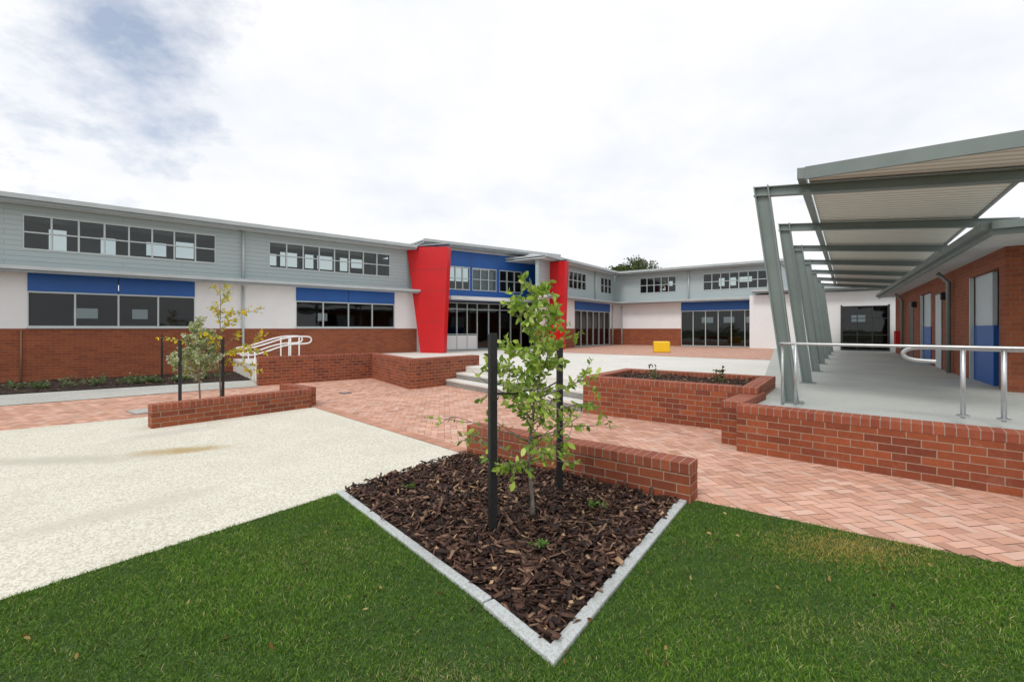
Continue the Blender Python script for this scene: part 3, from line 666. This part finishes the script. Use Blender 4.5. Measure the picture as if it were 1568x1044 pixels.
for p in (((-.15,3.52,1.1),(.02,3.64,1.08),(.165,3.75,1.1)),((.46,4.39,1.1),(.3,4.05,1.07),(.17,3.77,1.1))):
    T=B('tree_tie'); T.tube('strap',black,[p[0],p[1],p[2]],.007,6); T.done()
def tuft(name,x,y,z,h,n,pal,sz,spr,lv=9):
    e_=empty(name); V=[];F=[];lp=[];ld=[]
    for i in range(n):
        az=random.uniform(0,6.28); el=random.uniform(.5,1.4); l=h*random.uniform(.5,1.1); d=Vector((math.cos(az)*math.cos(el)*spr,math.sin(az)*math.cos(el)*spr,math.sin(el)))
        p=Vector((x,y,z)); pts=[p,p+d*l*.5,p+d*l]; v,f=tubegeo(pts,[.004,.003,.0015],4); b0=len(V); V+=v; F+=[tuple(b0+k for k in q) for q in f]
        for _ in range(lv): k=random.uniform(.2,1); lp.append(tuple(p+d*l*k)); ld.append(tuple(d*.6))
    mkobj('stems',V,F,barkm,e_); v,f,c=leafset(lp,sz,pal,dirs=ld); bigmesh('leaves',v,f,leafm,c,e_)
sg=[(.12,.19,.06),(.20,.26,.12),(.09,.15,.04),(.25,.30,.16)]
for i in range(15):
    t=i*.85+random.uniform(-.2,.2); tuft('garden_shrub',-18.5+.8*t*1.02+random.uniform(-.3,.1),7.2+.6*t*1.02+random.uniform(.0,.6),.03,random.uniform(.15,.34),14,sg,.07,1.2)
for i in range(12):
    t=random.uniform(0,4.2); tuft('garden_shrub',-12.9+.8*t,11.1+.6*t+random.uniform(0,.5),.03,random.uniform(.12,.32),14,sg,.07,1.3)
for t,n in ((.95,-1.0),(1.1,-.85),(2.15,-.9),(2.3,-.8),(2.2,-1.1)): 
    p=Pf.P(t,n,.62); tuft('planter_seedling',*p,.30,5,[(.10,.06,.03),(.14,.17,.05)],.055,.4,8)
for x,y in ((-1.0,4.45),(.2,3.25),(.78,3.95),(.7,3.98)): tuft('weed',x,y,.05,.045,6,[(.10,.22,.03),(.14,.28,.05)],.028,1.6)
x,y=scatter([(-2.6,2.1),(2.8,2.1),(3.2,2.9),(1.8,4.0),(-1.5,4.2)],150); k=inpoly(x,y,lawn)
pts=[(a,b_,.034) for a,b_ in zip(x[k],y[k])]; v,f,c=leafset(pts,.034,[(.22,.11,.03),(.40,.28,.09),(.07,.035,.02),(.5,.40,.15)],dirs=[(random.uniform(-1,1),random.uniform(-1,1),.3) for _ in pts]); bigmesh('fallen_leaves',v,f,leafm,c)
def far_tree(x,y,H,R,seed):
    rd=random.Random(seed); e_=empty('background_tree')
    v,f=tubegeo([(x,y,0),(x+.1,y,H*.4),(x,y,H*.75)],[.3,.22,.08],8)
    for i in range(7):
        a=i*.9; vv,ff=tubegeo([(x,y,H*.45),(x+math.cos(a)*R*.4,y+math.sin(a)*R*.4,H*.65),(x+math.cos(a)*R*.7,y+math.sin(a)*R*.7,H*.8)],[.12,.08,.03],5); b0=len(v); v+=vv; f+=[tuple(b0+k for k in q) for q in ff]
    mkobj('trunk',v,f,barkm,e_)
    pts=[]
    for i in range(90):
        a=rd.uniform(0,6.28); r=R*math.sqrt(rd.random())*.95; zc=H*.60+H*.33*rd.random()**.7*(1-(r/R)**2*.6); cr=rd.uniform(.35,.8)
        for _ in range(150):
            g=Vector((rd.gauss(0,1),rd.gauss(0,1),rd.gauss(0,.75))).normalized()*cr*rd.uniform(.6,1.1); pts.append((x+math.cos(a)*r+g.x,y+math.sin(a)*r+g.y,zc+g.z))
    v,f,c=leafset(pts,.24,[(.06,.09,.02),(.10,.13,.035),(.04,.06,.015),(.13,.15,.05)],flat=1.); bigmesh('crown',v,f,leafm,c,e_)
far_tree(12.2,46,9.1,3.3,5); far_tree(40.5,36.,7.2,3.5,9)

# ------------------------------------------------------------------ sky & light
w=bpy.data.worlds.new("World"); scene.world=w; w.use_nodes=True; nt=w.node_tree; nt.nodes.clear()
out=N(nt,'ShaderNodeOutputWorld'); sky=N(nt,'ShaderNodeTexSky'); sky.sky_type='NISHITA'; sky.sun_disc=False
sky.sun_elevation=math.radians(52); sky.sun_rotation=math.radians(215)
bg1=N(nt,'ShaderNodeBackground'); bg1.inputs[1].default_value=.15; nt.links.new(sky.outputs[0],bg1.inputs[0])
tc=N(nt,'ShaderNodeTexCoord'); sep=N(nt,'ShaderNodeSeparateXYZ'); nt.links.new(tc.outputs['Generated'],sep.inputs[0])
zm=N(nt,'ShaderNodeMath',operation='MAXIMUM'); nt.links.new(sep.outputs['Z'],zm.inputs[0]); zm.inputs[1].default_value=0
za=N(nt,'ShaderNodeMath',operation='ADD'); nt.links.new(zm.outputs[0],za.inputs[0]); za.inputs[1].default_value=.30
dv=N(nt,'ShaderNodeVectorMath',operation='DIVIDE'); cb=N(nt,'ShaderNodeCombineXYZ')
nt.links.new(sep.outputs['X'],cb.inputs[0]); nt.links.new(sep.outputs['Y'],cb.inputs[1])
cz=N(nt,'ShaderNodeCombineXYZ')
for i in range(2): nt.links.new(za.outputs[0],cz.inputs[i])
cz.inputs[2].default_value=1
nt.links.new(cb.outputs[0],dv.inputs[0]); nt.links.new(cz.outputs[0],dv.inputs[1])
f1=noise(nt,dv.outputs[0],2.3,9,.6)
dt=N(nt,'ShaderNodeVectorMath',operation='DOT_PRODUCT'); nt.links.new(tc.outputs['Generated'],dt.inputs[0])
vv=Vector((-.70,.70,.62)).normalized(); dt.inputs[1].default_value=tuple(vv)
pw=N(nt,'ShaderNodeMapRange'); nt.links.new(dt.outputs['Value'],pw.inputs[0]); pw.inputs[1].default_value=.88; pw.inputs[2].default_value=1.0; pw.inputs[3].default_value=.25; pw.inputs[4].default_value=-.01
sm=N(nt,'ShaderNodeMath',operation='ADD'); nt.links.new(f1,sm.inputs[0]); nt.links.new(pw.outputs[0],sm.inputs[1])
mask=ramp(nt,sm.outputs[0],[(.40,(.30,.30,.30)),(.58,(1,1,1))])
f2=noise(nt,dv.outputs[0],1.3,10,.58)
cc=ramp(nt,f2,[(.30,(.79,.82,.89)),(.44,(.89,.91,.95)),(.55,(.975,.975,.985))])
bg2=N(nt,'ShaderNodeBackground'); bg2.inputs[1].default_value=1.06; nt.links.new(cc,bg2.inputs[0])
ms=N(nt,'ShaderNodeMixShader'); nt.links.new(mask,ms.inputs[0]); nt.links.new(bg1.outputs[0],ms.inputs[1]); nt.links.new(bg2.outputs[0],ms.inputs[2])
nt.links.new(ms.outputs[0],out.inputs[0])
sd=bpy.data.lights.new('sun','SUN'); sd.energy=1.5; sd.angle=math.radians(16); sd.color=(1,.96,.9)
so=bpy.data.objects.new('sun',sd); scene.collection.objects.link(so)
dirv=Vector((math.sin(math.radians(215))*math.cos(math.radians(52)),math.cos(math.radians(215))*math.cos(math.radians(52)),math.sin(math.radians(52))))
so.rotation_euler=dirv.to_track_quat('Z','Y').to_euler()
# ------------------------------------------------------------------ camera
cd=bpy.data.cameras.new('camera'); cd.lens=16; cd.sensor_width=36; cd.shift_y=-.0121; cd.clip_start=.05; cd.clip_end=1500
co=bpy.data.objects.new('camera',cd); scene.collection.objects.link(co); co.location=(0,0,1.6); co.rotation_euler=(math.radians(90),0,0)
scene.camera=co
